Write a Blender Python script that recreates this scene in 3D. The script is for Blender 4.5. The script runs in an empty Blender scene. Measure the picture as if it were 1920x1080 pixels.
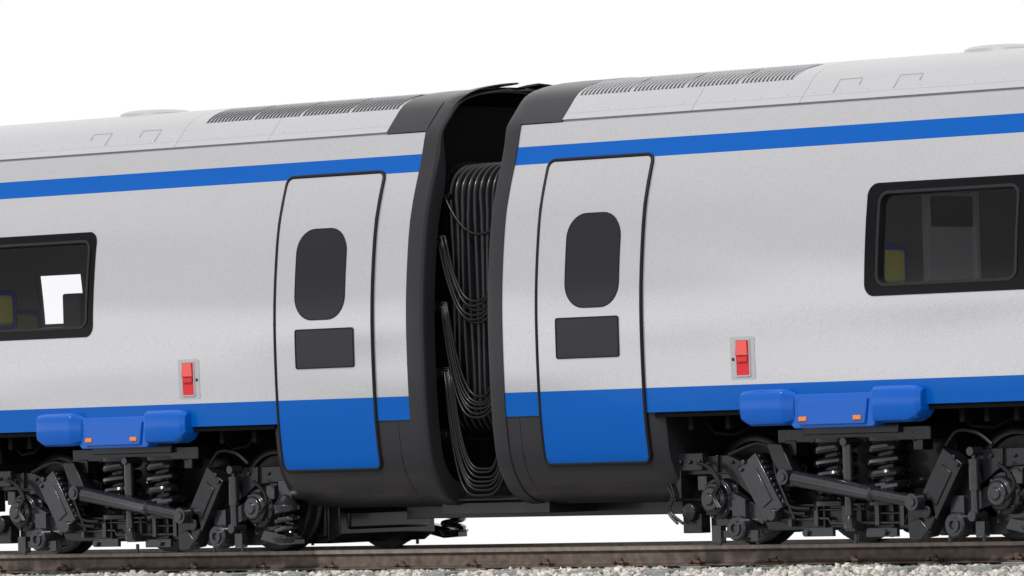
import bpy, bmesh, math, random
import numpy as np
from mathutils import Vector, Matrix
random.seed(7); np.random.seed(7)
S=bpy.context.scene; COL=S.collection
R=math.radians
# ------------------------------------------------------------------ materials
def mat(name,color,rough=.5,metal=0,coat=0,speck=0,wave=0,spec=.5,specscale=350,big=.35):
    m=bpy.data.materials.new(name); m.use_nodes=True; nt=m.node_tree; b=nt.nodes['Principled BSDF']
    b.inputs['Base Color'].default_value=(*color,1); b.inputs['Roughness'].default_value=rough
    b.inputs['Metallic'].default_value=metal; b.inputs['Coat Weight'].default_value=coat
    b.inputs['Coat Roughness'].default_value=.06; b.inputs['Specular IOR Level'].default_value=spec
    tc=nt.nodes.new('ShaderNodeTexCoord')
    if speck:
        n=nt.nodes.new('ShaderNodeTexNoise'); n.inputs['Scale'].default_value=specscale; n.inputs['Detail'].default_value=3
        nt.links.new(tc.outputs['Object'],n.inputs['Vector'])
        n2=nt.nodes.new('ShaderNodeTexNoise'); n2.inputs['Scale'].default_value=1.7; n2.inputs['Detail'].default_value=5
        nt.links.new(tc.outputs['Object'],n2.inputs['Vector'])
        ad=nt.nodes.new('ShaderNodeMath'); ad.operation='MULTIPLY_ADD'; ad.inputs[1].default_value=big
        nt.links.new(n2.outputs['Fac'],ad.inputs[0]); nt.links.new(n.outputs['Fac'],ad.inputs[2])
        mr=nt.nodes.new('ShaderNodeMapRange'); mr.inputs['From Min'].default_value=.5+big*.5-.25; mr.inputs['From Max'].default_value=.5+big*.5+.25
        mr.inputs['To Min'].default_value=1-speck; mr.inputs['To Max'].default_value=1+speck
        nt.links.new(ad.outputs[0],mr.inputs['Value'])
        mx=nt.nodes.new('ShaderNodeVectorMath'); mx.operation='SCALE'; mx.inputs[0].default_value=color
        nt.links.new(mr.outputs[0],mx.inputs['Scale']); nt.links.new(mx.outputs[0],b.inputs['Base Color'])
    if wave:
        mp=nt.nodes.new('ShaderNodeMapping'); mp.inputs['Scale'].default_value=(.22,1,1.0)
        nt.links.new(tc.outputs['Object'],mp.inputs['Vector'])
        n3=nt.nodes.new('ShaderNodeTexNoise'); n3.inputs['Scale'].default_value=1.0; n3.inputs['Detail'].default_value=1
        nt.links.new(mp.outputs[0],n3.inputs['Vector'])
        bp=nt.nodes.new('ShaderNodeBump'); bp.inputs['Strength'].default_value=wave; bp.inputs['Distance'].default_value=.12
        nt.links.new(n3.outputs['Fac'],bp.inputs['Height'])
        nt.links.new(bp.outputs[0],b.inputs['Normal']); nt.links.new(bp.outputs[0],b.inputs['Coat Normal'])
    return m
M={}
M['white']=mat('silver_white_paint',(.60,.594,.612),.22,.55,.6,.17,.50,.5,150,.05)
M['roof']=mat('roof_paint',(.485,.485,.495),.36,.25,.15,.12,.3,.5,120,.1)
M['rooftrim']=mat('roof_trim_paint',(.42,.42,.43),.5)
M['blue']=mat('blue_paint',(.0010,.105,.455),.25,.1,.12,.16,.5,.14,150,.05)
M['blue2']=mat('gloss_blue_paint',(.0010,.105,.50),.16,.05,.35,.06,0,.22,260,.05)
M['dark']=mat('dark_grey_paint',(.0215,.020,.0235),.34,0,.16,.24,.2,.35,150,.1)
M['rubber']=mat('black_rubber',(.004,.004,.005),.45,0,0,0,0,.3)
M['band']=mat('black_window_surround',(.003,.003,.004),.15,0,0,0,0,.16)
M['wframe']=mat('window_frame_grey',(.014,.014,.016),.3,0,.1,0,0,.3)
M['dglass']=mat('dark_door_glass',(.018,.0165,.019),.12,0,.15,.05,0,.22,260,.05)
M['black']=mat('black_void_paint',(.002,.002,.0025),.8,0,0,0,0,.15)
M['bogie']=mat('bogie_black_paint',(.0085,.009,.011),.30,0,.15,.4,0,.45,25)
M['bogie2']=mat('bogie_grey_paint',(.018,.0185,.0225),.24,0,.35,.35,0,.5,25)
M['spring']=mat('spring_steel_black',(.008,.008,.010),.14,0,.9)
M['steel']=mat('wheel_steel',(.028,.028,.030),.30,.5,0,.3,0,.5,20)
M['bellow']=mat('bellows_rubber',(.008,.008,.010),.32,0,.22)
M['cable']=mat('cable_rubber',(.004,.004,.005),.38,0,.05,0,0,.4)
M['red']=mat('red_lever_paint',(.70,.02,.025),.4)
M['redhi']=mat('pale_red_plate',(.82,.11,.10),.4)
M['orange']=mat('orange_reflector',(.85,.22,.01),.3,0,.4)
M['seam']=mat('panel_gap_grey',(.26,.26,.27),.6)
M['slot']=mat('vent_slot_dark',(.022,.022,.025),.6)
M['inter']=mat('interior_grey',(.10,.10,.108),.6)
M['inter2']=mat('interior_light_grey',(.50,.50,.51),.6)
M['seatb']=mat('seat_blue_fabric',(.010,.025,.36),.8)
M['seaty']=mat('seat_yellow_fabric',(.42,.40,.06),.8)
M['rail']=mat('rusty_rail_steel',(.13,.097,.080),.5,.1,0,.45,0,.5,14)
M['railtop']=mat('polished_rail_head',(.26,.215,.185),.36,.4,0,.3,0,.5,14)
M['clip']=mat('rusty_clip',(.15,.095,.07),.6,.1,0,.4,0,.5,60)
M['concrete']=mat('sleeper_concrete',(.30,.315,.295),.85,0,0,.35,0,.3,45)
M['bed']=mat('ballast_bed',(.30,.29,.275),.95,0,0,.5,0,.2,60)
def glass():
    m=bpy.data.materials.new('tinted_window_glass'); m.use_nodes=True; nt=m.node_tree; nt.nodes.clear()
    o=nt.nodes.new('ShaderNodeOutputMaterial'); t=nt.nodes.new('ShaderNodeBsdfTransparent'); t.inputs[0].default_value=(.95,.95,.97,1)
    g=nt.nodes.new('ShaderNodeBsdfGlossy'); g.inputs['Roughness'].default_value=.04; g.inputs[0].default_value=(1,1,1,1)
    x=nt.nodes.new('ShaderNodeMixShader'); x.inputs[0].default_value=.024
    nt.links.new(t.outputs[0],x.inputs[1]); nt.links.new(g.outputs[0],x.inputs[2]); nt.links.new(x.outputs[0],o.inputs[0]); return m
M['glass']=glass()
def stone():
    m=bpy.data.materials.new('ballast_stone'); m.use_nodes=True; nt=m.node_tree; b=nt.nodes['Principled BSDF']; b.inputs['Roughness'].default_value=.9
    g=nt.nodes.new('ShaderNodeNewGeometry'); r=nt.nodes.new('ShaderNodeValToRGB')
    r.color_ramp.elements[0].color=(.22,.205,.185,1); r.color_ramp.elements[1].color=(.80,.78,.74,1)
    e=r.color_ramp.elements.new(.5); e.color=(.58,.56,.53,1); e=r.color_ramp.elements.new(.8); e.color=(.62,.55,.47,1)
    nt.links.new(g.outputs['Random Per Island'],r.inputs[0]); nt.links.new(r.outputs[0],b.inputs['Base Color']); return m
M['stone']=stone()
# ------------------------------------------------------------------ mesh builder
class MB:
    def __init__(s): s.v=[]; s.f=[]; s.m=[]
    def add(s,vs,fs,mi=0):
        k=len(s.v); s.v+= [tuple(v) for v in vs]; s.f+=[tuple(i+k for i in f) for f in fs]; s.m+=[mi]*len(fs); return s
    def box(s,x0,x1,y0,y1,z0,z1,mi=0,rot=None,taper=0):
        cx,cy,cz=(x0+x1)/2,(y0+y1)/2,(z0+z1)/2; hx,hy,hz=abs(x1-x0)/2,abs(y1-y0)/2,abs(z1-z0)/2; vs=[]
        for dz in (-1,1):
            t=1-taper if dz>0 else 1
            for dx,dy in ((-1,-1),(1,-1),(1,1),(-1,1)):
                p=Vector((dx*hx*t,dy*hy*t,dz*hz))
                if rot: p=Matrix.Rotation(rot[1],3,rot[0])@p
                vs.append((cx+p.x,cy+p.y,cz+p.z))
        return s.add(vs,[(0,3,2,1),(4,5,6,7),(0,1,5,4),(1,2,6,5),(2,3,7,6),(3,0,4,7)],mi)
    def tube(s,pts,r,n=10,mi=0,cap=True):
        pts=[Vector(p) for p in pts]; rr=r if isinstance(r,(list,tuple)) else [r]*len(pts)
        vs=[]; up=None
        for i,p in enumerate(pts):
            t=(pts[min(i+1,len(pts)-1)]-pts[max(i-1,0)]);
            if t.length<1e-9: t=Vector((0,0,1))
            t.normalize()
            if up is None: up=t.orthogonal().normalized()
            a=(up-t*up.dot(t)); a=a.normalized() if a.length>1e-5 else t.orthogonal().normalized(); up=a; b=t.cross(a)
            for k in range(n):
                q=2*math.pi*k/n; vs.append(p+(a*math.cos(q)+b*math.sin(q))*rr[i])
        fs=[]
        for i in range(len(pts)-1):
            for k in range(n):
                fs.append((i*n+k,i*n+(k+1)%n,(i+1)*n+(k+1)%n,(i+1)*n+k))
        if cap: fs+= [tuple(reversed(range(n))),tuple(range((len(pts)-1)*n,len(pts)*n))]
        return s.add(vs,fs,mi)
    def cyl(s,a,b,r,n=20,mi=0): return s.tube([a,b],r,n,mi)
    def lathe(s,c,axis,prof,n=32,mi=0):
        c=Vector(c); ax=Vector(axis).normalized(); a=ax.orthogonal().normalized(); b=ax.cross(a); vs=[]
        for d,r in prof:
            for k in range(n):
                q=2*math.pi*k/n; vs.append(c+ax*d+(a*math.cos(q)+b*math.sin(q))*max(r,1e-4))
        fs=[]
        for i in range(len(prof)-1):
            for k in range(n): fs.append((i*n+k,i*n+(k+1)%n,(i+1)*n+(k+1)%n,(i+1)*n+k))
        return s.add(vs,fs,mi)
    def prism(s,poly,y0,y1,mi=0):
        n=len(poly); vs=[(x,y0,z) for x,z in poly]+[(x,y1,z) for x,z in poly]
        return s.add(vs,[tuple(range(n)),tuple(reversed(range(n,2*n)))]+[(i,i+n,(i+1)%n+n,(i+1)%n) for i in range(n)],mi)
    def helix(s,c,r,wire,z0,z1,turns,mi=0):
        N=int(turns*20); return s.tube([(c[0]+r*math.cos(2*math.pi*turns*i/N),c[1]+r*math.sin(2*math.pi*turns*i/N),z0+(z1-z0)*i/N) for i in range(N+1)],wire,10,mi)
    def build(s,name,mats,parent=None,smooth=35,bevel=0,flip=False,label=None):
        if not isinstance(mats,(list,tuple)): mats=[mats]
        me=bpy.data.meshes.new(name); me.from_pydata(s.v,[],s.f)
        for m in mats: me.materials.append(m)
        me.polygons.foreach_set('material_index',s.m)
        bm=bmesh.new(); bm.from_mesh(me); bmesh.ops.remove_doubles(bm,verts=bm.verts,dist=1e-5); bmesh.ops.recalc_face_normals(bm,faces=bm.faces); bm.to_mesh(me); bm.free()
        if smooth: me.shade_smooth(); me.set_sharp_from_angle(angle=R(smooth))
        o=bpy.data.objects.new(name,me); COL.objects.link(o)
        if parent: o.parent=parent
        if label: o['label']=label
        if bevel:
            b=o.modifiers.new('bevel','BEVEL'); b.width=bevel; b.segments=2; b.limit_method='ANGLE'; b.angle_limit=R(35)
        return o
def tag(o,label=None,cat=None,group=None,kind=None):
    if label:o['label']=label
    if cat:o['category']=cat
    if group:o['group']=group
    if kind:o['kind']=kind
    return o
def copy_tree(o,parent=None):
    c=o.copy(); COL.objects.link(c); c.parent=parent
    for ch in list(o.children): copy_tree(ch,c)
    return c
def smooth_pts(P,y,n=6):
    pts=[]
    for i in range(len(P)-1):
        a=P[max(i-1,0)];b=P[i];c=P[i+1];d_=P[min(i+2,len(P)-1)]
        for t in range(n):
            u=t/n; f=lambda j:.5*(2*b[j]+(c[j]-a[j])*u+(2*a[j]-5*b[j]+4*c[j]-d_[j])*u*u+(3*b[j]-a[j]-3*c[j]+d_[j])*u**3); pts.append((f(0),y,f(1)))
    pts.append((P[-1][0],y,P[-1][1])); return pts
# ------------------------------------------------------------------ cross section of a carriage (|y|, z)
CP=[(1.00,.36),(1.14,.42),(1.24,.52),(1.335,.69),(1.372,.9),(1.392,1.1),(1.405,1.4),(1.41,1.7),(1.408,1.95),(1.395,2.2),(1.365,2.5),(1.32,2.8),(1.25,3.05),(1.18,3.25),(1.13,3.42),(1.09,3.565),(1.06,3.60),(.97,3.70),(.86,3.81),(.74,3.866),(.55,3.908),(.28,3.944),(0,3.955)]
def Yz(z):
    n=len(CP)
    for i in range(n-1):
        z0,z1=CP[i][1],CP[i+1][1]
        if z<=z1 or i==n-2:
            t=max(0,min(1,(z-z0)/(z1-z0))); y0,y1=CP[i][0],CP[i+1][0]
            if z1>3.57: return y0+(y1-y0)*t
            def tg(k):
                if k==0: return (CP[1][0]-CP[0][0])/(CP[1][1]-CP[0][1])
                return (CP[k+1][0]-CP[k-1][0])/(CP[k+1][1]-CP[k-1][1])
            h=z1-z0; m0,m1=tg(i)*h,tg(i+1)*h
            return (2*t**3-3*t*t+1)*y0+(t**3-2*t*t+t)*m0+(-2*t**3+3*t*t)*y1+(t**3-t*t)*m1
def Nz(z):
    e=.05 if z<3.5 else .012; a=max(.36,z-e); b=min(3.95,z+e); d=(Yz(b)-Yz(a))/(b-a); l=math.hypot(1,d); return 1/l,-d/l
class Car:
    def __init__(s,sg): s.g=sg
    def P(s,x,z,off=0,side=-1):
        ny,nz=Nz(z); return (s.g*x,side*(Yz(z)+off*ny),z+off*nz)
    def patch(s,mb,x0,x1,z0,z1,off,back,r=.0,step=.08,mi=0,brk=None,mi2=1,side=-1):
        zs=set([z0,z1]); n=max(1,int((z1-z0)/step)); zs|={z0+(z1-z0)*i/n for i in range(n+1)}
        if r: zs|={z0+r*(1-math.cos(a*math.pi/16)) for a in range(9)}|{z1-r*(1-math.cos(a*math.pi/16)) for a in range(9)}
        if brk: zs={z for z in zs if abs(z-brk)>.01}|{brk}
        zs=sorted(zs); zz=[zs[0]]
        for z in zs[1:]:
            if z-zz[-1]>1e-4: zz.append(z)
        def ins(z):
            d=max(r-(z-z0),r-(z1-z),0) if r else 0
            return r-math.sqrt(max(0,r*r-d*d)) if r else 0
        L=[s.P(x0+ins(z),z,off,side) for z in zz]; Rr=[s.P(x1-ins(z),z,off,side) for z in zz]
        LB=[s.P(x0+ins(z),z,back,side) for z in zz]; RB=[s.P(x1-ins(z),z,back,side) for z in zz]; n=len(zz)
        vs=L+Rr+LB+RB
        for i in range(n-1):
            m=mi2 if (brk and zz[i]<brk-1e-6) else mi
            mb.add([vs[i],vs[i+1],vs[n+i+1],vs[n+i]],[(0,1,2,3)],m)
            mb.add([vs[i],vs[i+1],vs[2*n+i+1],vs[2*n+i]],[(0,1,2,3)],m)
            mb.add([vs[n+i],vs[n+i+1],vs[3*n+i+1],vs[3*n+i]],[(0,1,2,3)],m)
        mb.add([L[0],Rr[0],RB[0],LB[0]],[(0,1,2,3)],mi2 if brk else mi); mb.add([L[-1],Rr[-1],RB[-1],LB[-1]],[(0,1,2,3)],mi)
    def ring(s,mb,x0,x1,z0,z1,r,w,prof,mi=0,side=-1):
        def cont(d):
            X0,X1,Z0,Z1=x0+d,x1-d,z0+d,z1-d; q=max(.004,r-d); out=[]
            for (cx,cz,a0) in ((X1-q,Z0+q,-90),(X1-q,Z1-q,0),(X0+q,Z1-q,90),(X0+q,Z0+q,180)):
                for k in range(9):
                    a=R(a0+90*k/8); out.append((cx+q*math.cos(a),cz+q*math.sin(a)))
                if a0==-90: out+=[(X1,Z0+q+(Z1-Z0-2*q)*i/14) for i in range(1,14)]
                if a0==90: out+=[(X0,Z1-q-(Z1-Z0-2*q)*i/14) for i in range(1,14)]
            return out
        loops=[[s.P(x,z,off,side) for x,z in cont(w*f)] for f,off in prof]; n=len(loops[0])
        for a,b in zip(loops,loops[1:]): mb.add(a+b,[(i,(i+1)%n,n+(i+1)%n,n+i) for i in range(n)],mi)
def full_loop(z0=None,off=0,bottom=True):
    half=[]
    if bottom: half=[(0.001,.33),(.5,.331),(.85,.336)]
    zs=[.36,.39,.42,.46,.52,.6,.69,.8,.9,1.0,1.1,1.25,1.4,1.55,1.7,1.85,1.95,2.1,2.2,2.35,2.5,2.65,2.8,2.95,3.05,3.15,3.25,3.34,3.42,3.5,3.565]
    half+=[(Yz(z),z) for z in zs]; half+=[(1.035,3.63),(.97,3.70),(.915,3.762),(.86,3.81),(.80,3.842),(.74,3.866),(.65,3.889),(.55,3.908),(.4,3.930),(.28,3.942),(.20,3.948),(.12,3.952),(.06,3.954)]
    L=[(-y,z) for y,z in half]+[(0,3.955)]+[(y,z) for y,z in reversed(half)]
    if off:
        n=len(L); o=[]
        for i,(y,z) in enumerate(L):
            a=L[(i-1)%n]; b=L[(i+1)%n]; ty,tz=b[0]-a[0],b[1]-a[1]; l=math.hypot(ty,tz) or 1
            k=1
            if off<-.03:
                t=max(0,min(1,(z-3.1)/.55)); t=t*t*(3-2*t); k=1-t*.90
            o.append((y-tz/l*off*k,z+ty/l*off*k))
        L=o
    return L
ENDX=14.0
def build_car(sg,label,px,pz,far_open,seats,xbx):
    C=Car(sg); root=bpy.data.objects.new('train_carriage',None); COL.objects.link(root); root.location=(0,0,0)
    tag(root,label,'train carriage','carriages of the train')
    g=sg
    panes=[(px+1.60*k,px+1.42+1.60*k) for k in range(3)]
    zt=[1.085,1.19,1.29,1.4,1.55,1.7,1.85,1.95,pz[0],2.1,2.13,2.2,2.35,2.5,2.6,2.7,pz[1],2.86,2.95,3.05,3.15,3.22,3.3,3.375,3.42,3.5,3.565]
    zt=sorted(set(zt)); xs=sorted(set([.55,.9,2.3,3.4,ENDX]+[v for p in panes for v in p]+[v for p in far_open for v in p[:2]]))
    def shell(off,mats,mf,name,x0=.55):
        mb=MB(); xx=[x for x in xs if x>=x0]
        for side in (-1,1):
            for i in range(len(zt)-1):
                for j in range(len(xx)-1):
                    zc=(zt[i]+zt[i+1])/2; xc=(xx[j]+xx[j+1])/2
                    if side<0 and pz[0]<zc<pz[1] and any(a<xc<b for a,b in panes): continue
                    if side>0 and any(a<xc<b and c<zc<d for a,b,c,d in far_open): continue
                    mb.add([C.P(xx[j],zt[i],off,side),C.P(xx[j+1],zt[i],off,side),C.P(xx[j+1],zt[i+1],off,side),C.P(xx[j],zt[i+1],off,side)],[(0,1,2,3)],mf(zc))
        return mb.build(name,mats,root,60)
    shell(0,[M['white'],M['blue']],lambda z:1 if (z<1.29 or 3.22<z<3.375) else 0,'body_side')
    shell(-.07,[M['inter']],lambda z:0,'interior_lining',2.3)
    # roof
    rp=[p for p in full_loop(off=.014,bottom=False) if p[1]>3.60]; rp=[(-1.075,3.575),(-1.092,3.588)]+rp+[(1.092,3.588),(1.075,3.575)]
    mb=MB()
    for x0,x1 in ((1.02,2.455),(2.459,3.62),(3.624,ENDX)):
        vs=[(g*x0,y,z) for y,z in rp]+[(g*x1,y,z) for y,z in rp]; n=len(rp); mb.add(vs,[(i,i+1,n+i+1,n+i) for i in range(n-1)])
        for xe in (x0,x1):
            inn=[(y*.985,z-.014) for y,z in rp]; vs=[(g*xe,y,z) for y,z in rp]+[(g*xe,y,z) for y,z in inn]; mb.add(vs,[(i,i+1,n+i+1,n+i) for i in range(n-1)])
    roof=mb.build('roof_panel',M['roof'],root,40)
    mb=MB(); rb=[p for p in full_loop(off=-.004,bottom=False) if p[1]>3.55]; n=len(rb)
    mb.add([(g*.9,y,z) for y,z in rb]+[(g*ENDX,y,z) for y,z in rb],[(i,i+1,n+i+1,n+i) for i in range(n-1)]); mb.build('roof_understructure',M['seam'],root,40)
    mb=MB(); pr=[(1.018,-.01),(1.018,.017),(.545,.017),(.545,-.01)]
    loops=[[(g*x,-1.083-max(o,0),3.573)]+[(g*x,y,z) for y,z in full_loop(off=o,bottom=False)[31:-31]]+[(g*x,1.083+max(o,0),3.573)] for x,o in pr]
    n=len(loops[0])
    for a,b in zip(loops,loops[1:]): mb.add(a+b,[(i,i+1,n+i+1,n+i) for i in range(n-1)])
    mb.build('roof_collar',M['dark'],root,40)
    # end hoop: thick flange low down, thin at the roof, notched on the roof centre line
    mb=MB(); hp=[(.56,-.03),(.552,.010),(.43,.014),(.395,.006),(.378,-.018),(.372,-.045),(.372,-.160),(.385,-.175),(.64,-.18)]
    loops=[]
    for x,o in hp:
        l=full_loop(off=o); q=[]
        for y,z in l:
            dx=0
            if x<.5:
                w=1 if x<.4 else .5
                if z>3 and abs(y)<.14: dx+=.16*(1-(abs(y)/.14)**4)*w
            q.append((g*(x+dx),y,z))
        loops.append(q)
    n=len(loops[0])
    for a,b in zip(loops,loops[1:]): mb.add(a+b,[(i,(i+1)%n,n+(i+1)%n,n+i) for i in range(n)])
    mb.build('end_hoop',M['dark'],root,35)
    if g<0:      # thin rain lip that stands over the gap on the left carriage, one per roof half
        for side in (-1,1):
            ys=[(.92,3.757),(.86,3.81),(.80,3.842),(.74,3.866),(.65,3.889),(.55,3.908),(.45,3.924),(.35,3.936),(.26,3.944),(.18,3.949),(.13,3.951)]
            n=len(ys); L=[]
            for x,h,yo in ((.60,.015,0),(.60,.022,0),(.46,.040,0),(.33,.048,.0),(.325,.040,0),(.34,.032,0),(.46,.024,0)):
                row=[]
                for i,(y,z) in enumerate(ys):
                    f=min(1,i/4); xx=x if x>.5 else x+(.07*(1-f)); row.append((g*xx,side*y,z+.012+(h-.012)*f))
                L.append(row)
            mb=MB()
            for a,b in zip(L,L[1:]+[L[0]]): mb.add(a+b,[(i,i+1,n+i+1,n+i) for i in range(n-1)])
            mb.add([r_[0] for r_ in L],[tuple(range(len(L)))]); mb.add([r_[-1] for r_ in L],[tuple(range(len(L)))])
            mb.build('rain_lip',M['dark'],root,35)
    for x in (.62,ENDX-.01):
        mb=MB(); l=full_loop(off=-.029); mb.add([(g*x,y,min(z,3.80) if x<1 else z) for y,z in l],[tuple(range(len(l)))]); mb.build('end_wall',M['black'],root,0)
    for z in (3.0,2.62,2.05,1.48,.95):
        mb=MB(); yo=-(Yz(z)-.19); mb.box(g*.44,g*.62,yo,yo+.2,z-.05,z+.05); mb.cyl((g*.44,yo+.1,z),(g*.40,yo+.1,z),.03,10); mb.build('cable_bracket',M['bogie'],root,30,.005)
    # lower skirt
    near=[(-.001,.33),(-.5,.331),(-.85,.336)]+[(-Yz(z),z) for z in (.36,.39,.42,.46,.52,.6,.69,.8,.9,1.0,1.081)]
    mb=MB(); lp=list(reversed(near))+[(-y,z) for y,z in near]; n=len(lp)
    loops=[[(g*x,y*s_,max(z,.33+zz_) if z<.6 else z) for y,z in lp] for x,s_,zz_ in ((.556,1,0),(1.2,1,0),(1.9,1,0),(2.1,.995,.02),(2.22,.97,.09),(2.26,.94,.16))]
    for a,b in zip(loops,loops[1:]): mb.add(a+b,[(i,i+1,n+i+1,n+i) for i in range(n-1)])
    mb.add(loops[-1],[tuple(range(n))]); mb.build('lower_skirt',M['dark'],root,40)
    mb=MB(); C.patch(mb,.556,.94,1.079,1.087,.004,-.01,0,.02); mb.build('skirt_seam',M['rubber'],root,0)
    mb=MB(); C.patch(mb,.70,.704,.40,1.075,.0015,-.01,0,.05); mb.build('skirt_panel_gap',M['rubber'],root,0)
    # underframe
    mb=MB(); mb.box(g*2.2,g*ENDX,-1.372,1.372,1.04,1.082); mb.box(g*2.2,g*ENDX,-.55,1.15,.66,1.04); mb.box(g*2.2,g*2.75,.55,1.2,.5,1.04)
    mb.box(g*2.0,g*2.75,-.5,.9,.28,.8)
    mb.box(g*5.9,g*6.6,-1.15,1.2,.8,1.04); mb.box(g*7.0,g*ENDX,-1.25,1.25,.45,1.04)
    for x in (2.5,2.9,5.35,5.6,5.9): mb.box(g*x,g*(x+.05),-1.3,-.5,.93,1.04)
    for x0 in (2.6,5.3): mb.tube([(g*x0,-1.2,1.0),(g*(x0+.1),-1.2,.9),(g*(x0+.3),-1.18,.88),(g*(x0+.5),-1.1,.98)],.014,8)
    mb.build('underframe',M['black'],root,30,.004)
    # door
    mb=MB(); C.patch(mb,.965,2.105,.685,3.225,.012,-.01,.05,.08,0,1.29,1); door=mb.build('door',[M['white'],M['blue']],root,50)
    mb=MB(); C.ring(mb,.938,2.132,.658,3.252,.08,.028,[(0,-.01),(0,.016),(.2,.022),(.8,.022),(1,.016),(1.02,0)]); mb.build('door_frame',M['rubber'],door,50)
    mb=MB(); C.patch(mb,1.28,1.87,1.985,2.765,.0155,.005,.20,.06); mb.build('door_window',M['dglass'],door,50)
    mb=MB(); C.ring(mb,1.272,1.878,1.977,2.773,.21,.009,[(0,.010),(0,.0165),(.8,.0172),(1,.0172),(1,.01)]); mb.build('window_seal',M['rubber'],door,50)
    mb=MB(); C.patch(mb,1.175,1.865,1.565,1.895,.017,.005,.018,.06); C.ring(mb,1.168,1.872,1.557,1.903,.025,.011,[(0,.010),(0,.021),(1,.021),(1,.012)],1); mb.build('step_panel',[M['dglass'],M['rubber']],door,40)
    # window surround
    bx0=xbx; mb=MB(); rr=.10
    def rowx(z):
        d=max(rr-(z-(pz[0]-.085)),rr-((pz[1]+.08)-z),0); return bx0+rr-math.sqrt(max(0,rr*rr-d*d))
    zb=sorted(set([pz[0]-.085+rr*(1-math.cos(a*math.pi/16)) for a in range(9)]+[pz[1]+.08-rr*(1-math.cos(a*math.pi/16)) for a in range(9)]+[pz[0],pz[1],2.15,2.3,2.45,2.6,pz[0]+.03,pz[1]-.03]))
    xe=panes[-1][1]+.12
    for i in range(len(zb)-1):
        z0,z1=zb[i],zb[i+1]; zc=(z0+z1)/2
        if z1-z0<1e-5: continue
        if pz[0]<zc<pz[1]: segs=[(None,panes[0][0])]+[(panes[k][1],panes[k+1][0]) for k in range(2)]+[(panes[2][1],xe)]
        else: segs=[(None,panes[0][0]),(panes[0][0],panes[1][0]),(panes[1][0],xe)]
        for a,b in segs:
            a0=rowx(z0) if a is None else a; a1=rowx(z1) if a is None else a
            if a is None: mb.add([C.P(a0,z0,.006),C.P(a1,z1,.006),C.P(a1,z1,-.005),C.P(a0,z0,-.005)],[(0,1,2,3)])
            mb.add([C.P(a0,z0,.006),C.P(b,z0,.006),C.P(b,z1,.006),C.P(a1,z1,.006)],[(0,1,2,3)])
    q=.085
    for a,b in panes:
        for cx,cz,sx_,sz_ in ((a,pz[0],1,1),(b,pz[0],-1,1),(a,pz[1],1,-1),(b,pz[1],-1,-1)):
            arc=[C.P(cx+sx_*(q-q*math.sin(R(90*k/6))),cz+sz_*(q-q*math.cos(R(90*k/6))),.006) for k in range(7)]
            mb.add([C.P(cx,cz,.006)]+arc,[(0,k+1,k+2) for k in range(6)])
    band=mb.build('window_surround',M['band'],root,50)
    for a,b in panes:
        mb=MB(); C.ring(mb,a-.010,b+.010,pz[0]-.010,pz[1]+.010,.095,.024,[(0,.004),(0,.013),(.5,.016),(1,.012),(1.2,-.03),(1.2,-.075)]); mb.build('window_frame',M['wframe'],band,50)
        mb=MB(); C.patch(mb,a-.01,b+.01,pz[0]-.01,pz[1]+.01,-.028,-.03,.07,.1); mb.build('window_pane',M['glass'],band,50)
    # emergency switch box
    mb=MB(); C.patch(mb,3.07,3.33,1.335,1.685,.004,-.01,.012,.06); sw=mb.build('switch_plate',M['roof'],root,40)
    mb=MB(); C.ring(mb,3.125,3.285,1.355,1.665,.01,.012,[(0,.002),(0,.012),(1,.012),(1,.004)]); mb.build('recess_rim',M['rooftrim'],sw,40)
    mb=MB(); C.patch(mb,3.137,3.273,1.367,1.653,.0065,.002,0,.06); mb.build('recess_back',M['red'],sw,40)
    y=-Yz(1.55); mb=MB(); mb.prism([(g*3.140,1.53),(g*3.270,1.53),(g*3.257,1.648),(g*3.153,1.648)],y-.012,y-.03); mb.build('pull_lever',M['redhi'],sw,30,.004)
    mb=MB(); mb.prism([(g*3.15,1.475),(g*3.26,1.475),(g*3.26,1.52),(g*3.15,1.52)],y-.010,y-.022); mb.build('lever_tab',M['red'],sw,30,.004)
    mb=MB(); mb.lathe((g*3.10,-Yz(1.5)-.003,1.5),(0,-1,0),[(0,.014),(.006,.014),(.008,.009),(.004,.0)],16); mb.build('key_lock',M['bogie2'],sw,30)
    # roof vent grilles: body-coloured plate with dark slots
    for side in (-1,1):
        for b0,b1 in ((1.05,1.62),(1.645,2.215),(2.24,2.81),(2.835,3.405)):
            mb=MB(); A=[(.90,3.778),(.86,3.813),(.80,3.845),(.74,3.869),(.65,3.892),(.55,3.911),(.48,3.921)]; n=len(A)
            mb.add([(g*x,side*y,z+.016) for x in (b0,b1) for y,z in A],[(i,i+1,n+i+1,n+i) for i in range(n-1)],1)
            A2=A[:-1]; m_=len(A2); ns=13
            for k in range(ns):
                xc=b0+(b1-b0)*(k+.5)/ns
                mb.add([(g*(xc+d),side*y,z+.019) for d in (-.011,.011) for y,z in A2],[(i,i+1,m_+i+1,m_+i) for i in range(m_-1)],0)
                mb.add([(g*(xc+.011+d),side*y,z+h) for d,h in ((0,.018),(.003,.024),(.008,.016)) for y,z in A2],[(j*m_+i,j*m_+i+1,(j+1)*m_+i+1,(j+1)*m_+i) for j in range(2) for i in range(m_-1)],1)
            mb.build('vent_grille',[M['slot'],M['roof']],roof,30)
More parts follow.
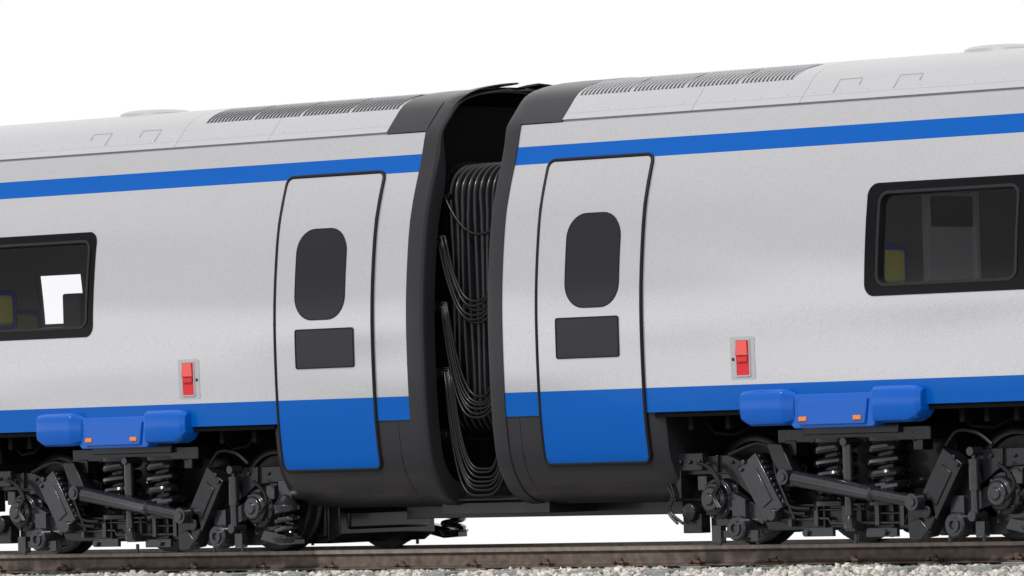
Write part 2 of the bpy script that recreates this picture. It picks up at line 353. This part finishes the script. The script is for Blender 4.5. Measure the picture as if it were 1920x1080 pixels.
    for xc in (4.05,4.68):
        for side in (-1,1):
            mb=MB()
            for (x0,x1,z0,z1) in ((xc-.12,xc-.115,3.645,3.755),(xc+.115,xc+.12,3.70,3.755),(xc-.115,xc+.115,3.75,3.755)):
                ps=[C.P(x,z,.0165,side) for x,z in ((x0,z0),(x1,z0),(x1,z1),(x0,z1))]+[C.P(x,z,.022,side) for x,z in ((x0,z0),(x1,z0),(x1,z1),(x0,z1))]
                mb.add(ps,[(4,5,6,7),(0,1,5,4),(1,2,6,5),(2,3,7,6),(3,0,4,7)])
            mb.build('roof_flap_rim',M['rooftrim'],roof,0)
    mb=MB(); C.patch(mb,1.03,ENDX,3.63,3.633,.0165,.01,0,.1)
    x=1.2
    while x<9: mb.lathe(C.P(x,3.655,.014),(0,-.7,.7),[(0,.006),(.004,.005),(.005,0)],8); x+=.28
    mb.build('roof_rivet_line',M['rooftrim'],roof,0)
    mb=MB(); mb.lathe((g*4.92,0,3.945),(0,0,1),[(0,.34),(.03,.335),(.052,.29),(.062,.2),(.066,.001)],40); mb.build('roof_dome',M['roof'],root,40)
    # interior
    mb=MB(); mb.box(g*2.3,g*(ENDX-.1),-1.28,1.28,1.12,1.18); mb.build('interior_floor',M['inter'],root,0)
    mb=MB(); mb.box(g*2.3,g*(ENDX-.1),-1.05,1.05,3.2,3.24); mb.build('interior_ceiling',M['inter'],root,0)
    xp=4.15 if sg>0 else 11.0
    mb=MB(); hl=[(-(Yz(z)-.08),z) for z in (1.18,1.5,1.9,2.3,2.6,2.9,3.1,3.19)]; hl=hl+[(-y_,z_) for y_,z_ in reversed(hl)]; n=len(hl)
    mb.add([(g*xp,a,b) for a,b in hl]+[(g*(xp+.04),a,b) for a,b in hl],[tuple(range(n)),tuple(range(n,2*n))]+[(i,(i+1)%n,n+(i+1)%n,n+i) for i in range(n)],0)
    mb.box(g*(xp-.02),g*(xp+.06),-.19,.41,1.18,2.83,1); mb.box(g*(xp-.04),g*(xp+.08),-.165,.385,2.55,2.80,2)
    for y in (-.22,.43): mb.box(g*(xp-.03),g*(xp+.10),y-.02,y+.02,1.18,2.95,1)
    mb.build('partition',[M['inter'],M['inter2'],M['black']],root,0)
    for (x,y,zt_) in seats:
        mb=MB(); mb.box(g*x-.06,g*x+.06,y-.25,y+.25,1.5,zt_); mb.box(g*x-.06,g*x+.45,y-.23,y+.23,1.5,1.66); mb.box(g*x+.1,g*x+.3,y-.05,y+.05,1.18,1.5)
        st=mb.build('seat',M['seatb'],root,40,.055)
        mb=MB(); mb.box(g*x+.055,g*x+.12,y-.19,y+.13,zt_-.33,zt_-.05); mb.build('headrest',M['seaty'],st,40,.045)
    if sg<0:
        mb=MB(); mb.box(-7.22,-6.98,.95,1.25,1.18,2.40); mb.build('luggage_rack',M['inter'],root,30,.02)
    # blue bolster bracket: faceted wings running into a recessed centre
    bc=4.15*g
    mb=MB(); mb.prism([(bc-.50,1.232),(bc-.44,1.228),(bc-.385,1.195),(bc+.385,1.195),(bc+.44,1.228),(bc+.50,1.232),(bc+.50,.99),(bc+.41,.915),(bc-.41,.915),(bc-.50,.99)],-1.30,-1.425)
    mb.prism([(bc-.375,1.15),(bc+.375,1.15),(bc+.345,.94),(bc-.345,.94)],-1.42,-1.445)
    br=mb.build('bolster_bracket',M['blue2'],root,30,.010)
    poly=[(-1.30,1.238),(-1.475,1.240),(-1.507,1.215),(-1.515,1.185),(-1.515,1.00),(-1.503,.965),(-1.47,.945),(-1.30,.945)]
    n=len(poly)
    for o_ in (-1,1):
        xa,xb=.40,.95; loops=[]
        # (position along wing, y set-back, bottom lift, top drop)
        for e,yb,bl,td in ((0,.085,.03,.03),(.14,.0,0,0),(.78,0,0,0),(.93,.010,.035,.004),(1.0,.035,.085,.03)):
            x=bc+o_*(xa+(xb-xa)*e)
            loops.append([(x,min(y+(yb if y<-1.31 else 0),-1.29),(z+bl if z<1.1 else z-td)) for y,z in poly])
        mb=MB()
        for a,b in zip(loops,loops[1:]): mb.add(a+b,[(i,(i+1)%n,n+(i+1)%n,n+i) for i in range(n)])
        mb.add(loops[0],[tuple(range(n))]); mb.add(loops[-1],[tuple(reversed(range(n)))]); mb.build('bracket_wing',M['blue2'],br,20,.007)
    for dx in (-.30,.27):
        mb=MB(); mb.box(bc+dx-.04,bc+dx+.04,-1.458,-1.44,.975,1.012); mb.build('reflector',M['orange'],br,0,.004)
    return root
left=build_car(-1,'left white train carriage with blue bands, left of the dark gap between carriages',4.475,(2.005,2.785),[(7.30,7.92,2.13,2.60)],[(6.14,-.95,2.40),(7.12,.3,2.25)],4.40)
right=build_car(1,'right white train carriage with blue bands, right of the dark gap between carriages',4.63,(2.05,2.80),[],[(4.34,-.93,2.40)],4.50)
# ------------------------------------------------------------------ bogie
def make_bogie(cx,parent):
    prof=[(-1.98,.70),(-1.4,.72),(-1.2,.64),(-.88,.31),(.88,.31),(1.08,.58),(1.3,.72),(1.95,.72),(1.95,.60),(1.45,.57),(1.2,.42),(.98,.11),(-.98,.11),(-1.15,.38),(-1.42,.57),(-1.98,.56)]
    mb=MB()
    for sy in (-1,1):
        mb.prism(prof,sy*.95,sy*1.09)
        for bx,bz in ((-1.9,.64),(-1.62,.65),(-1.35,.66),(1.36,.66),(1.6,.66),(1.86,.66),(-.5,.25),(.55,.26),(-.78,.18),(.8,.18)): mb.cyl((bx,sy*1.085,bz),(bx,sy*1.112,bz),.017,8)
        for bx in (-1.50,1.48): mb.box(bx-.012,bx+.012,sy*1.085,sy*1.12,.58,.72)
        for bx in (-.36,.02,.36): mb.box(bx-.012,bx+.012,sy*1.085,sy*1.13,.12,.31)
        mb.box(-.86,.86,sy*1.085,sy*1.125,.295,.318)
    mb.box(-.9,.9,-.95,.95,.22,.42); mb.box(-.62,.62,-.6,.6,.40,.84); mb.box(-1.85,-1.7,-.95,.95,.45,.65); mb.box(1.7,1.85,-.95,.95,.45,.65)
    fr=mb.build('bogie',M['bogie'],parent,30,.008); fr.location=(cx,0,-.033); fr.scale=(1,1,1.04)
    def B(mb,name,m,bev=.004,label=None): return mb.build(name,M[m],fr,35,bev,label=label)
    # gear case and magnetic brake unit between the wheels at the gap end
    mb=MB(); mb.prism([(.92,.10),(1.05,.05),(1.86,.05),(1.98,.12),(1.98,.50),(1.9,.56),(.92,.56)],-.60,.64)
    mb.prism([(.62,.07),(.70,.05),(1.55,.05),(1.66,.09),(1.66,.20),(.62,.20)],.82,.94); mb.prism([(.62,.07),(.70,.05),(1.55,.05),(1.66,.09),(1.66,.20),(.62,.20)],-.94,-.82)
    mb.box(.9,1.0,-.94,.94,.12,.3)
    for x in (1.1,1.35,1.6,1.85): mb.box(x-.015,x+.015,-.62,.66,.06,.52)
    B(mb,'gear_case','bogie',.012)
    for lx in (-1.38,1.38):
        for sy in (-1,1):
            mb=MB(); mb.lathe((lx,sy*.70,.44),(0,sy,0),[(-.06,.08),(-.06,.14),(-.02,.18),(-.02,.36),(-.05,.38),(-.05,.468),(-.02,.468),(.0,.443),(.075,.437),(.082,.425),(.08,.385),(.04,.37),(.03,.2),(.08,.13),(.09,.05),(.09,0)],48)
            B(mb,'wheel','steel',0)
        mb=MB(); mb.cyl((lx,-.7,.44),(lx,.7,.44),.08); mb.lathe((lx,0,.44),(0,1,0),[(-.60,.08),(-.60,.33),(-.5,.36),(-.2,.36),(-.18,.2),(.18,.2),(.2,.36),(.5,.36),(.6,.33),(.6,.08)],32); B(mb,'axle','bogie',0)
        mb=MB(); mb.box(lx-.45,lx+.45,-.62,.62,.09,.66); mb.box(lx-.2,lx+.62,-.5,.55,.16,.6); B(mb,'traction_motor','bogie',.03)
    mb=MB(); mb.box(-.8,.8,-1.16,1.16,.80,.91); mb.box(-.5,.5,-1.2,1.2,.86,.96)
    for sy in (-1,1):
        mb.box(-.72,-.6,sy*1.0,sy*1.17,.7,.82); mb.box(.6,.7,sy*1.0,sy*1.14,.72,.82)
        for x in (-.66,-.45,-.1,.12,.45,.62): mb.cyl((x,sy*1.14,.79),(x,sy*1.14,.87),.022,10)
    B(mb,'bolster','bogie',.008)
    for sy in (-1,1):
        Yo=sy*1.06
        for lx in (-.27,.28):
            mb=MB(); mb.helix((lx,Yo),.150,.038,.36,.79,4.2); B(mb,'coil_spring','spring',0)
            mb=MB(); mb.lathe((lx,Yo,.30),(0,0,1),[(0,.0),(0,.19),(.035,.19),(.045,.12),(.09,.1),(.09,0)],24); mb.lathe((lx,Yo,.77),(0,0,1),[(0,.05),(0,.15),(.03,.18),(.06,.18),(.06,0)],24); mb.cyl((lx,Yo,.36),(lx,Yo,.78),.10,14); B(mb,'spring_seat','bogie',0)
        mb=MB(); y=sy*1.24; mb.cyl((-.0,y,.22),(0,y,.52),.036,14); mb.cyl((0,y,.5),(0,y,.78),.044,14); mb.lathe((0,y,.12),(0,0,1),[(0,.0),(0,.05),(.05,.05),(.1,.03),(.1,0)],14); mb.box(-.05,.05,min(y,sy*1.05),max(y,sy*1.05),.1,.17)
        mb.cyl((0,sy*1.1,.80),(0,sy*1.30,.80),.035,12); B(mb,'vertical_damper','bogie2',.003)
        y=sy*1.31; a=Vector((-.60,y,.535)); b=Vector((.74,y,.32)); d=(b-a)
        mb=MB(); mb.tube([a+d*.05,a+d*.07,a+d*.66,a+d*.665,a+d*.68,a+d*.69,a+d*.95],[.038,.064,.064,.068,.068,.048,.048],20)
        for p_,r_ in ((a,.060),(b,.066)):
            mb.lathe(p_+Vector((0,-sy*.05,0)),(0,sy,0),[(0,0),(0,r_),(.10,r_),(.10,r_*.6),(.115,r_*.55),(.115,0)],20)
        B(mb,'yaw_damper','bogie2',0)
        y0,y1=sorted((sy*1.08,sy*1.24))
        mb=MB(); mb.prism([(-.86,.80),(-.70,.80),(-.54,.50),(-.60,.45),(-.66,.47),(-.80,.66)],y0,y1); B(mb,'damper_bracket','bogie',.01)
        mb=MB(); mb.prism([(.60,.34),(.86,.34),(.90,.22),(.80,.05),(.66,.03),(.60,.10)],y0,y1)
        mb.prism([(.62,.16),(.74,.20),(.84,.10),(.76,.02),(.64,.02)],sy*1.2,sy*1.27); B(mb,'damper_bracket','bogie',.01)
        for s_ in (-1,1):
            mb=MB(); ang=R(33)*s_; cxl=s_*.94; y0,y1=sorted((sy*1.08,sy*1.24))
            mb.box(cxl-.115,cxl+.115,y0,y1,.20,.71,0,('Y',ang)); mb.box(cxl-.06,cxl+.06,y0-.012,y1+.012,.3,.6,0,('Y',ang))
            dirv=Vector((math.sin(ang),0,math.cos(ang))); nor=Vector((math.cos(ang),0,-math.sin(ang)))
            for k in range(9):
                c_=Vector((cxl,(y0+y1)/2,.455))+dirv*(-.22+.055*k)-nor*s_*.118
                mb.box(c_.x-.010,c_.x+.010,y0+.02,y1-.0,c_.z-.013,c_.z+.013,0,('Y',ang))
            tx=cxl+s_*.16; mb.cyl((tx,sy*1.24,.66),(tx,sy*1.262,.66),.022,10); mb.cyl((tx+s_*.03,sy*1.24,.60),(tx+s_*.03,sy*1.262,.60),.018,10)
            bx_=cxl-s_*.13; mb.cyl((bx_,sy*1.2,.24),(bx_,sy*1.27,.24),.05,14)
            B(mb,'traction_link','bogie2' if s_<0 else 'bogie',.006)
            rx=-1.24 if s_<0 else 1.05; y=sy*1.16
            mb=MB(); mb.lathe((rx,y,.135),(0,sy,0),[(-.08,0),(-.08,.10),(.04,.10),(.055,.085),(.055,.06),(.07,.06),(.07,.035),(.05,.03),(.05,.0)],28); mb.box(rx-.07,rx+.07,min(sy*1.0,y),max(sy*1.0,y),.08,.36); B(mb,'guide_roller','bogie2',0)
            hx=1.47*s_ - (0.06 if s_<0 else 0); y=sy*1.04
            mb=MB(); mb.lathe((hx,y,.37),(0,sy,0),[(-.28,.15),(0,.15),(0,.165),(.05,.165),(.06,.135),(.11,.125),(.12,.10),(.15,.09),(.15,.05),(.17,.045),(.17,0)],26)
            for k in range(6):
                q=k*math.pi/3+.3; mb.cyl((hx+.145*math.cos(q),y+sy*.04,.37+.145*math.sin(q)),(hx+.145*math.cos(q),y+sy*.075,.37+.145*math.sin(q)),.016,8)
            mb.box(hx-.15,hx+.15,min(sy*.82,sy*1.0),max(sy*.82,sy*1.0),.14,.6); mb.prism([(hx-s_*.08,.30),(hx-s_*.5,.16),(hx-s_*.52,.28),(hx-s_*.08,.46)],sy*.98,sy*1.10)
            mb.box(hx+s_*.10,hx+s_*.2,min(sy*1.0,sy*1.1),max(sy*1.0,sy*1.1),.44,.56)
            B(mb,'axle_box','bogie2',.008)
            mb=MB(); lx=1.38*s_; mb.prism([(lx-s_*.62,.62),(lx-s_*.5,.66),(lx-s_*.44,.30),(lx-s_*.5,.22),(lx-s_*.56,.3)],sy*.66,sy*.84); B(mb,'brake_block','bogie',.01)
        mb=MB(); y=sy*1.17; mb.cyl((1.24,y,.2),(1.24,y,.42),.036,14); mb.cyl((1.24,y,.40),(1.24,y,.64),.047,14); mb.cyl((1.24,y,.62),(1.24,y,.70),.02,10); mb.cyl((1.24,sy*1.08,.70),(1.24,sy*1.22,.70),.035,12); mb.cyl((1.24,sy*1.05,.2),(1.24,sy*1.22,.2),.04,12); B(mb,'end_damper','bogie2',0)
        mb=MB(); mb.helix((1.80,sy*1.08),.095,.024,.13,.36,3.0); B(mb,'primary_spring','spring',0)
        mb=MB(); mb.lathe((1.80,sy*1.08,.35),(0,0,1),[(0,0),(0,.12),(.04,.125),(.06,.10),(.12,.06),(.14,0)],20); mb.lathe((1.80,sy*1.08,.07),(0,0,1),[(0,0),(0,.11),(.05,.14),(.06,0)],20); mb.prism([(1.55,.18),(1.80,.14),(1.93,.10),(1.93,.06),(1.75,.05),(1.5,.1)],sy*1.0,sy*1.12); mb.box(1.72,1.88,min(sy*1.0,sy*1.1),max(sy*1.0,sy*1.1),.44,.60); B(mb,'spring_cup','bogie2',.004)
        mb=MB(); mb.box(-2.02,-1.62,min(sy*1.08,sy*1.16),max(sy*1.08,sy*1.16),.60,.74); mb.box(-1.98,-1.86,min(sy*1.0,sy*1.16),max(sy*1.0,sy*1.16),.38,.62)
        for k in range(4): mb.cyl((-1.95+.1*k,sy*1.16,.67),(-1.95+.1*k,sy*1.185,.67),.018,8)
        mb.lathe((-1.80,sy*1.1,.27),(0,sy,0),[(-.1,.08),(0,.08),(.05,.07),(.06,0)],18); mb.box(-1.9,-1.7,min(sy*.98,sy*1.1),max(sy*.98,sy*1.1),.10,.25); B(mb,'control_box','bogie',.008)
        for k in range(4):
            o=k*.035; y=sy*(1.17+.012*k)
            P=[(-1.95+o,.60),(-2.0+o*1.5,.50),(-1.95+o,.40),(-2.0+o,.28),(-1.9+o*2,.18)] if k<2 else [(-1.72+o,.66),(-1.6+o,.62),(-1.50+o,.5),(-1.56+o,.40),(-1.5+o,.30)]
            mb=MB(); mb.tube(smooth_pts(P,y),.013,8); B(mb,'air_hose','cable',0)
        for (P) in ([(-1.30,.72),(-1.0,.80),(-.84,.74),(-.80,.55),(-.70,.35),(-.62,.2)],[(-1.2,.62),(-.98,.52),(-.86,.36),(-.7,.26),(-.5,.24)],[(-1.16,.66),(-1.0,.60),(-.80,.42),(-.66,.30),(-.45,.28)],[(1.5,.60),(1.62,.52),(1.66,.42),(1.58,.33)],[(.98,.75),(1.1,.86),(1.3,.84),(1.45,.75)]):
            mb=MB(); mb.tube(smooth_pts(P,sy*1.19),.016,8); B(mb,'air_hose','cable',0)
        mb=MB(); y=sy*1.135
        mb.tube([(-.80,y,.20),(-.3,y,.20),(-.28,y,.16),(.5,y,.16),(.52,y,.22),(.62,y,.22)],.014,8); mb.tube([(-.6,y,.27),(.1,y,.27),(.14,y,.235),(.5,y,.235)],.011,8)
        for x in (-.7,-.42,-.12,.22,.48): mb.box(x-.022,x+.022,y-.025,y+.025,.14,.30)
        mb.box(-.55,-.25,y-.02,y+.02,.06,.13); mb.box(.1,.42,y-.02,y+.02,.05,.12); mb.cyl((-.52,y,.09),(-.52,y+sy*.05,.09),.03,12); mb.cyl((.3,y,.085),(.3,y+sy*.05,.085),.025,12)
        mb.box(-1.52,-1.42,y-.05,y+.02,.02,.16); mb.box(-1.10,-1.02,y-.05,y+.03,.03,.12); mb.box(1.25,1.34,y-.05,y+.02,.04,.16)
        mb.box(-1.42,-1.0,y-.03,y+.0,.06,.12)
        for x in (-1.47,-1.06,-.02,.95,1.3): mb.cyl((x,y,.0),(x,y,.08),.016,8)
        B(mb,'brake_pipework','bogie2',.003)
    return fr
bg1=make_bogie(-4.16,left)
bg2=copy_tree(bg1,right); bg2.location=(4.14,0,-.033)
# ------------------------------------------------------------------ gangway bellows
mb=MB(); XB=.47; folds=13; loops=[]
def rr_loop(h,wob=0,ph=0):
    y1,z0,z1,r=.93+h,.95-h,3.26+h,.30; out=[]
    for cy,cz,a0 in ((y1-r,z0+r,-90),(y1-r,z1-r,0),(-y1+r,z1-r,90),(-y1+r,z0+r,180)):
        for k in range(9):
            a=R(a0+90*k/8); out.append((cy+r*math.cos(a),cz+r*math.sin(a)))
        if a0 in(-90,90):
            sgn=1 if a0==-90 else -1
            for k in range(1,12):
                t=k/12; z=(z0+r+(z1-z0-2*r)*t) if sgn>0 else (z1-r-(z1-z0-2*r)*t); out.append((sgn*(y1+wob*math.sin(z*2.1+ph)),z))
    return out
N=folds*8
for i in range(N+1):
    x=-XB+2*XB*i/N; k=i//8; h=.065*abs(math.sin(math.pi*i/8))**.6-.035; ph=k*1.7
    loops.append([(x+.010*math.sin(z*1.6+1.3)*(1-(x/XB)**2)+.003*math.sin(z*3+ph),y,z) for y,z in rr_loop(h,.012*math.sin(math.pi*i/8),ph)])
n=len(loops[0])
for a,b in zip(loops,loops[1:]): mb.add(a+b,[(i,(i+1)%n,n+(i+1)%n,n+i) for i in range(n)])
bel=mb.build('gangway_bellows',M['bellow'],None,60)
tag(bel,'black corrugated rubber gangway bellows in the gap between the two carriages','bellows')
for sx_ in (-1,1):
    mb=MB(); a=rr_loop(.05);b=rr_loop(-.12)
    L=[[(sx_*x,y,z) for y,z in q] for x,q in ((.475,b),(.475,a),(.52,a),(.60,a),(.60,b))]
    for p_,q in zip(L,L[1:]): mb.add(p_+q,[(i,(i+1)%n,n+(i+1)%n,n+i) for i in range(n)])
    mb.build('clamp_frame',M['bogie'],bel,35)
rc=random.Random(3)
def cable(z1,z0,y,xo,r=.012,lab='',grp=None,pw=2.0):
    pts=[]; sk=rc.uniform(-.015,.02); pp=pw*rc.uniform(.92,1.08)
    for i in range(33):
        t=-1+2*i/32; x=t*(.41-xo)+sk*(1-t*t); pts.append((x,y+.012*math.sin(t*3+sk*80),z0+(z1-z0)*abs(t)**pp))
    mb=MB(); mb.tube([(-.47,y,z1+.015)]+pts+[(.47,y,z1+.015)],r,8); o=mb.build('jumper_cable',M['cable'],None,60); tag(o,lab,'cable',grp); return o
cable(3.0,2.66,-1.04,0,.012,'single thin cable sagging across the gap near the top of the bellows',None,2)
for k in range(6): cable(2.62+.006*k,1.90+.034*k+rc.uniform(-.01,.02),-1.13,.017*k,.0115,'black cable in the upper hanging bundle beside the bellows, looping below window height','upper bundle of hanging cables',2.4)
for k in range(6): cable(2.05+.006*k,1.08+.034*k+rc.uniform(-.01,.02),-1.13,.017*k,.0115,'black cable in the middle hanging bundle beside the bellows, looping at blue band height','middle bundle of hanging cables',2.7)
for k in range(7): cable(1.48+.006*k,.43+.034*k+rc.uniform(-.01,.02),-1.11,.017*k,.0115,'black cable in the lowest hanging bundle, looping down to the bottom of the gap','lowest bundle of hanging cables',3.4)
mb=MB(); mb.box(-.62,.62,-.95,.95,.26,.36); mb.box(-1.6,1.6,-.35,.35,.22,.33); mb.cyl((-.6,-.9,.40),(.6,-.9,.40),.03,12); mb.cyl((-.6,-1.0,.39),(.6,-1.0,.39),.016,10)
cp=mb.build('coupling_bar',M['bogie'],None,30,.01); tag(cp,'dark flat coupling plate at the very bottom of the gap between the carriages','coupling')
# ------------------------------------------------------------------ track
TZ=-.035
def rail(y,label):
    sec=[(-.036,-.004),(-.03,0),(.03,0),(.036,-.004),(.037,-.035),(.018,-.048),(.009,-.06),(.009,-.13),(.02,-.145),(.074,-.158),(.074,-.17),(-.074,-.17),(-.074,-.158),(-.02,-.145),(-.009,-.13),(-.009,-.06),(-.018,-.048),(-.037,-.035)]
    mb=MB(); n=len(sec); V0=[(-14,y+a,b) for a,b in sec]+[(14,y+a,b) for a,b in sec]
    mb.add(V0,[(i,(i+1)%n,n+(i+1)%n,n+i) for i in range(4,n-1)],0)
    mb.add(V0,[(i,(i+1)%n,n+(i+1)%n,n+i) for i in (0,1,2,3,n-1)],1)
    mb.add(V0[:n],[tuple(range(n))]); mb.add(V0[n:],[tuple(range(n))])
    o=mb.build('rail',[M['rail'],M['railtop']],None,30); o.location.z=TZ; tag(o,label,'rail')
rail(-.755,'rusty brown steel rail nearest the viewer, under the near wheels')
rail(.755,'rusty brown steel rail on the far side, just above the near one')
def sleeper():
    mb=MB(); sec=[(-.14,-.36),(-.115,-.185),(.115,-.185),(.14,-.36)]
    mb.add([(a,-1.36,b) for a,b in sec]+[(a,1.36,b) for a,b in sec],[(0,1,2,3),(7,6,5,4)]+[(i,(i+1)%4,4+(i+1)%4,4+i) for i in range(4)])
    for y in (-.755,.755): mb.box(-.12,.12,y-.17,y+.17,-.187,-.171)
    s=mb.build('sleeper',M['concrete'],None,30,.012)
    for y in (-.755,.755):
        for d in (-1,1):
            mb=MB(); yy=y+d*.10
            mb.box(-.07,.07,yy-.035,yy+.035,-.172,-.155)
            P=[(-.05,yy-d*.05,-.150),(-.055,yy+d*.03,-.135),(-.02,yy+d*.05,-.13),(-.01,yy-d*.03,-.125),(.01,yy-d*.03,-.125),(.02,yy+d*.05,-.13),(.055,yy+d*.03,-.135),(.05,yy-d*.05,-.150)]
            mb.tube(P,.012,8); mb.cyl((0,yy,-.17),(0,yy,-.095),.02,6); mb.lathe((0,yy,-.118),(0,0,1),[(0,.03),(.014,.03),(.014,0)],6)
            mb.build('rail_clip',M['clip'],s,30,.002)
    return s
s0=sleeper()
for i in range(29):
    x=-12.2+.845*i
    s=s0 if i==0 else copy_tree(s0); s.location=(x,0,TZ+random.uniform(-.004,.004)); s.rotation_euler=(0,0,random.uniform(-.012,.012))
    tag(s,'grey concrete sleeper crossing under both rails, its end poking out of the pale ballast','sleeper','concrete sleepers under the rails')
mb=MB(); sec=[(-3.0,-1.24),(-1.66,-.29),(-1.4,-.25),(1.4,-.25),(1.66,-.29),(3.0,-1.24)]; n=6
mb.add([(-14,y,z+TZ) for y,z in sec]+[(14,y,z+TZ) for y,z in sec],[(i,i+1,n+i+1,n+i) for i in range(5)]+[(0,5,11,6),tuple(range(6)),tuple(range(6,12))])
o=mb.build('track_bed',M['bed'],None,30); tag(o,'pale stony track bed under the rails','track bed',None,'structure')
t=(1+5**.5)/2
ico=np.array([(-1,t,0),(1,t,0),(-1,-t,0),(1,-t,0),(0,-1,t),(0,1,t),(0,-1,-t),(0,1,-t),(t,0,-1),(t,0,1),(-t,0,-1),(-t,0,1)])/math.sqrt(1+t*t)
icf=np.array([(0,11,5),(0,5,1),(0,1,7),(0,7,10),(0,10,11),(1,5,9),(5,11,4),(11,10,2),(10,7,6),(7,1,8),(3,9,4),(3,4,2),(3,2,6),(3,6,8),(3,8,9),(4,9,5),(2,4,11),(6,2,10),(8,6,7),(9,8,1)])
def stones(n,x0,x1,y0,y1):
    X=np.random.uniform(x0,x1,n); Y=np.random.uniform(y0,y1,n); a=np.abs(Y)
    Z=np.where(a<1.32,-.218,np.where(a<1.60,-.218-(a-1.32)*.25,-.288-(a-1.60)*.70))+np.random.uniform(-.015,.018,n)+TZ
    Z+=.008*np.sin(X*2.3+Y)+.006*np.sin(X*5.1)
    ph=((X+12.2)/.845); ph=np.abs(ph-np.round(ph))*.845
    keep=~((ph<.16)&(a<1.42)); keep&=~(np.abs(a-.755)<.09)
    return np.stack([X,Y,Z],1)[keep]
C_=np.concatenate([stones(24000,-9.5,8.5,-2.35,-.85),stones(6000,-9.5,8.5,-.85,1.3),stones(3000,-9.5,8.5,1.3,2.3)])
n=len(C_); sc=np.random.uniform(.016,.038,(n,1,1))*np.random.uniform(.65,1.25,(n,1,3))
V=ico[None]*(1+np.random.uniform(-.30,.30,(n,12,1)))*sc
q=np.random.normal(size=(n,4)); q/=np.linalg.norm(q,axis=1)[:,None]; w,x,y,z=q.T
Rm=np.stack([1-2*(y*y+z*z),2*(x*y-w*z),2*(x*z+w*y),2*(x*y+w*z),1-2*(x*x+z*z),2*(y*z-w*x),2*(x*z-w*y),2*(y*z+w*x),1-2*(x*x+y*y)],1).reshape(n,3,3)
V=np.einsum('nij,nkj->nki',Rm,V)+C_[:,None,:]
F=(icf[None]+np.arange(n)[:,None,None]*12).reshape(-1,3)
me=bpy.data.meshes.new('ballast'); nv=n*12; nf=len(F)
me.vertices.add(nv); me.vertices.foreach_set('co',V.reshape(-1).astype(np.float32))
me.loops.add(nf*3); me.loops.foreach_set('vertex_index',F.reshape(-1).astype(np.int32))
me.polygons.add(nf); me.polygons.foreach_set('loop_start',np.arange(0,nf*3,3,dtype=np.int32)); me.update(calc_edges=True); me.validate()
me.materials.append(M['stone']); o=bpy.data.objects.new('ballast',me); COL.objects.link(o)
tag(o,'loose pale grey ballast stones heaped around the sleeper ends','ballast',None,'stuff')
# ------------------------------------------------------------------ camera
yaw=R(42); r=.0288; p=278/12390
Rt=Vector((math.cos(yaw),math.sin(yaw),0)); Fw=Vector((-math.sin(yaw)*math.cos(p),math.cos(yaw)*math.cos(p),math.sin(p))); Up=Rt.cross(Fw)
up2=Up*math.cos(r)+Rt*math.sin(r); rt2=Rt*math.cos(r)-Up*math.sin(r)
cd=bpy.data.cameras.new('camera'); cam=bpy.data.objects.new('camera',cd); COL.objects.link(cam); S.camera=cam
m=Matrix((( rt2.x,up2.x,-Fw.x),(rt2.y,up2.y,-Fw.y),(rt2.z,up2.z,-Fw.z))).to_4x4(); m.translation=Vector((38.08,-42.95,.92)); cam.matrix_world=m
cd.sensor_width=36; cd.lens=12390/1920*36; cd.clip_end=500; cd.clip_start=1
# ------------------------------------------------------------------ world + lamp
W=bpy.data.worlds.new('World'); S.world=W; W.use_nodes=True; nt=W.node_tree; bg=nt.nodes['Background']
tc=nt.nodes.new('ShaderNodeTexCoord')
dt=nt.nodes.new('ShaderNodeVectorMath'); dt.operation='DOT_PRODUCT'; dt.inputs[1].default_value=(-math.sin(yaw),math.cos(yaw),0); nt.links.new(tc.outputs['Generated'],dt.inputs[0])
mr=nt.nodes.new('ShaderNodeMapRange'); mr.inputs['From Min'].default_value=.35; mr.inputs['From Max'].default_value=.75; mr.interpolation_type='SMOOTHSTEP'; nt.links.new(dt.outputs['Value'],mr.inputs['Value'])
sx=nt.nodes.new('ShaderNodeSeparateXYZ'); nt.links.new(tc.outputs['Generated'],sx.inputs[0])
m2=nt.nodes.new('ShaderNodeMapRange'); m2.inputs['From Min'].default_value=-1; nt.links.new(sx.outputs['Z'],m2.inputs['Value'])
rp=nt.nodes.new('ShaderNodeValToRGB'); nt.links.new(m2.outputs[0],rp.inputs[0]); cr=rp.color_ramp
cr.elements[0].position=0; cr.elements[0].color=(.16,.16,.17,1); cr.elements[1].position=1; cr.elements[1].color=(.9,.9,.92,1)
for pos,c in ((.36,.34),(.47,.46),(.495,1.15),(.53,1.2),(.58,.58),(.75,.70)): e=cr.elements.new(pos); e.color=(c,c,c*1.015,1)
mx=nt.nodes.new('ShaderNodeMix'); mx.data_type='RGBA'; nt.links.new(mr.outputs[0],mx.inputs[0]); nt.links.new(rp.outputs[0],mx.inputs[6]); mx.inputs[7].default_value=(1,1,1,1)
nt.links.new(mx.outputs[2],bg.inputs[0]); bg.inputs[1].default_value=1.0
def sun(d,e,a,c=(1,.99,.98)):
    l=bpy.data.lights.new('key','SUN'); l.energy=e; l.angle=R(a); l.color=c; o=bpy.data.objects.new('key_light',l); COL.objects.link(o); o.rotation_euler=Vector(d).to_track_quat('-Z','Y').to_euler()
sun((-.15,.75,-.75),2.15,8)
S.view_settings.view_transform='Standard'; S.view_settings.look='None'; S.view_settings.exposure=0
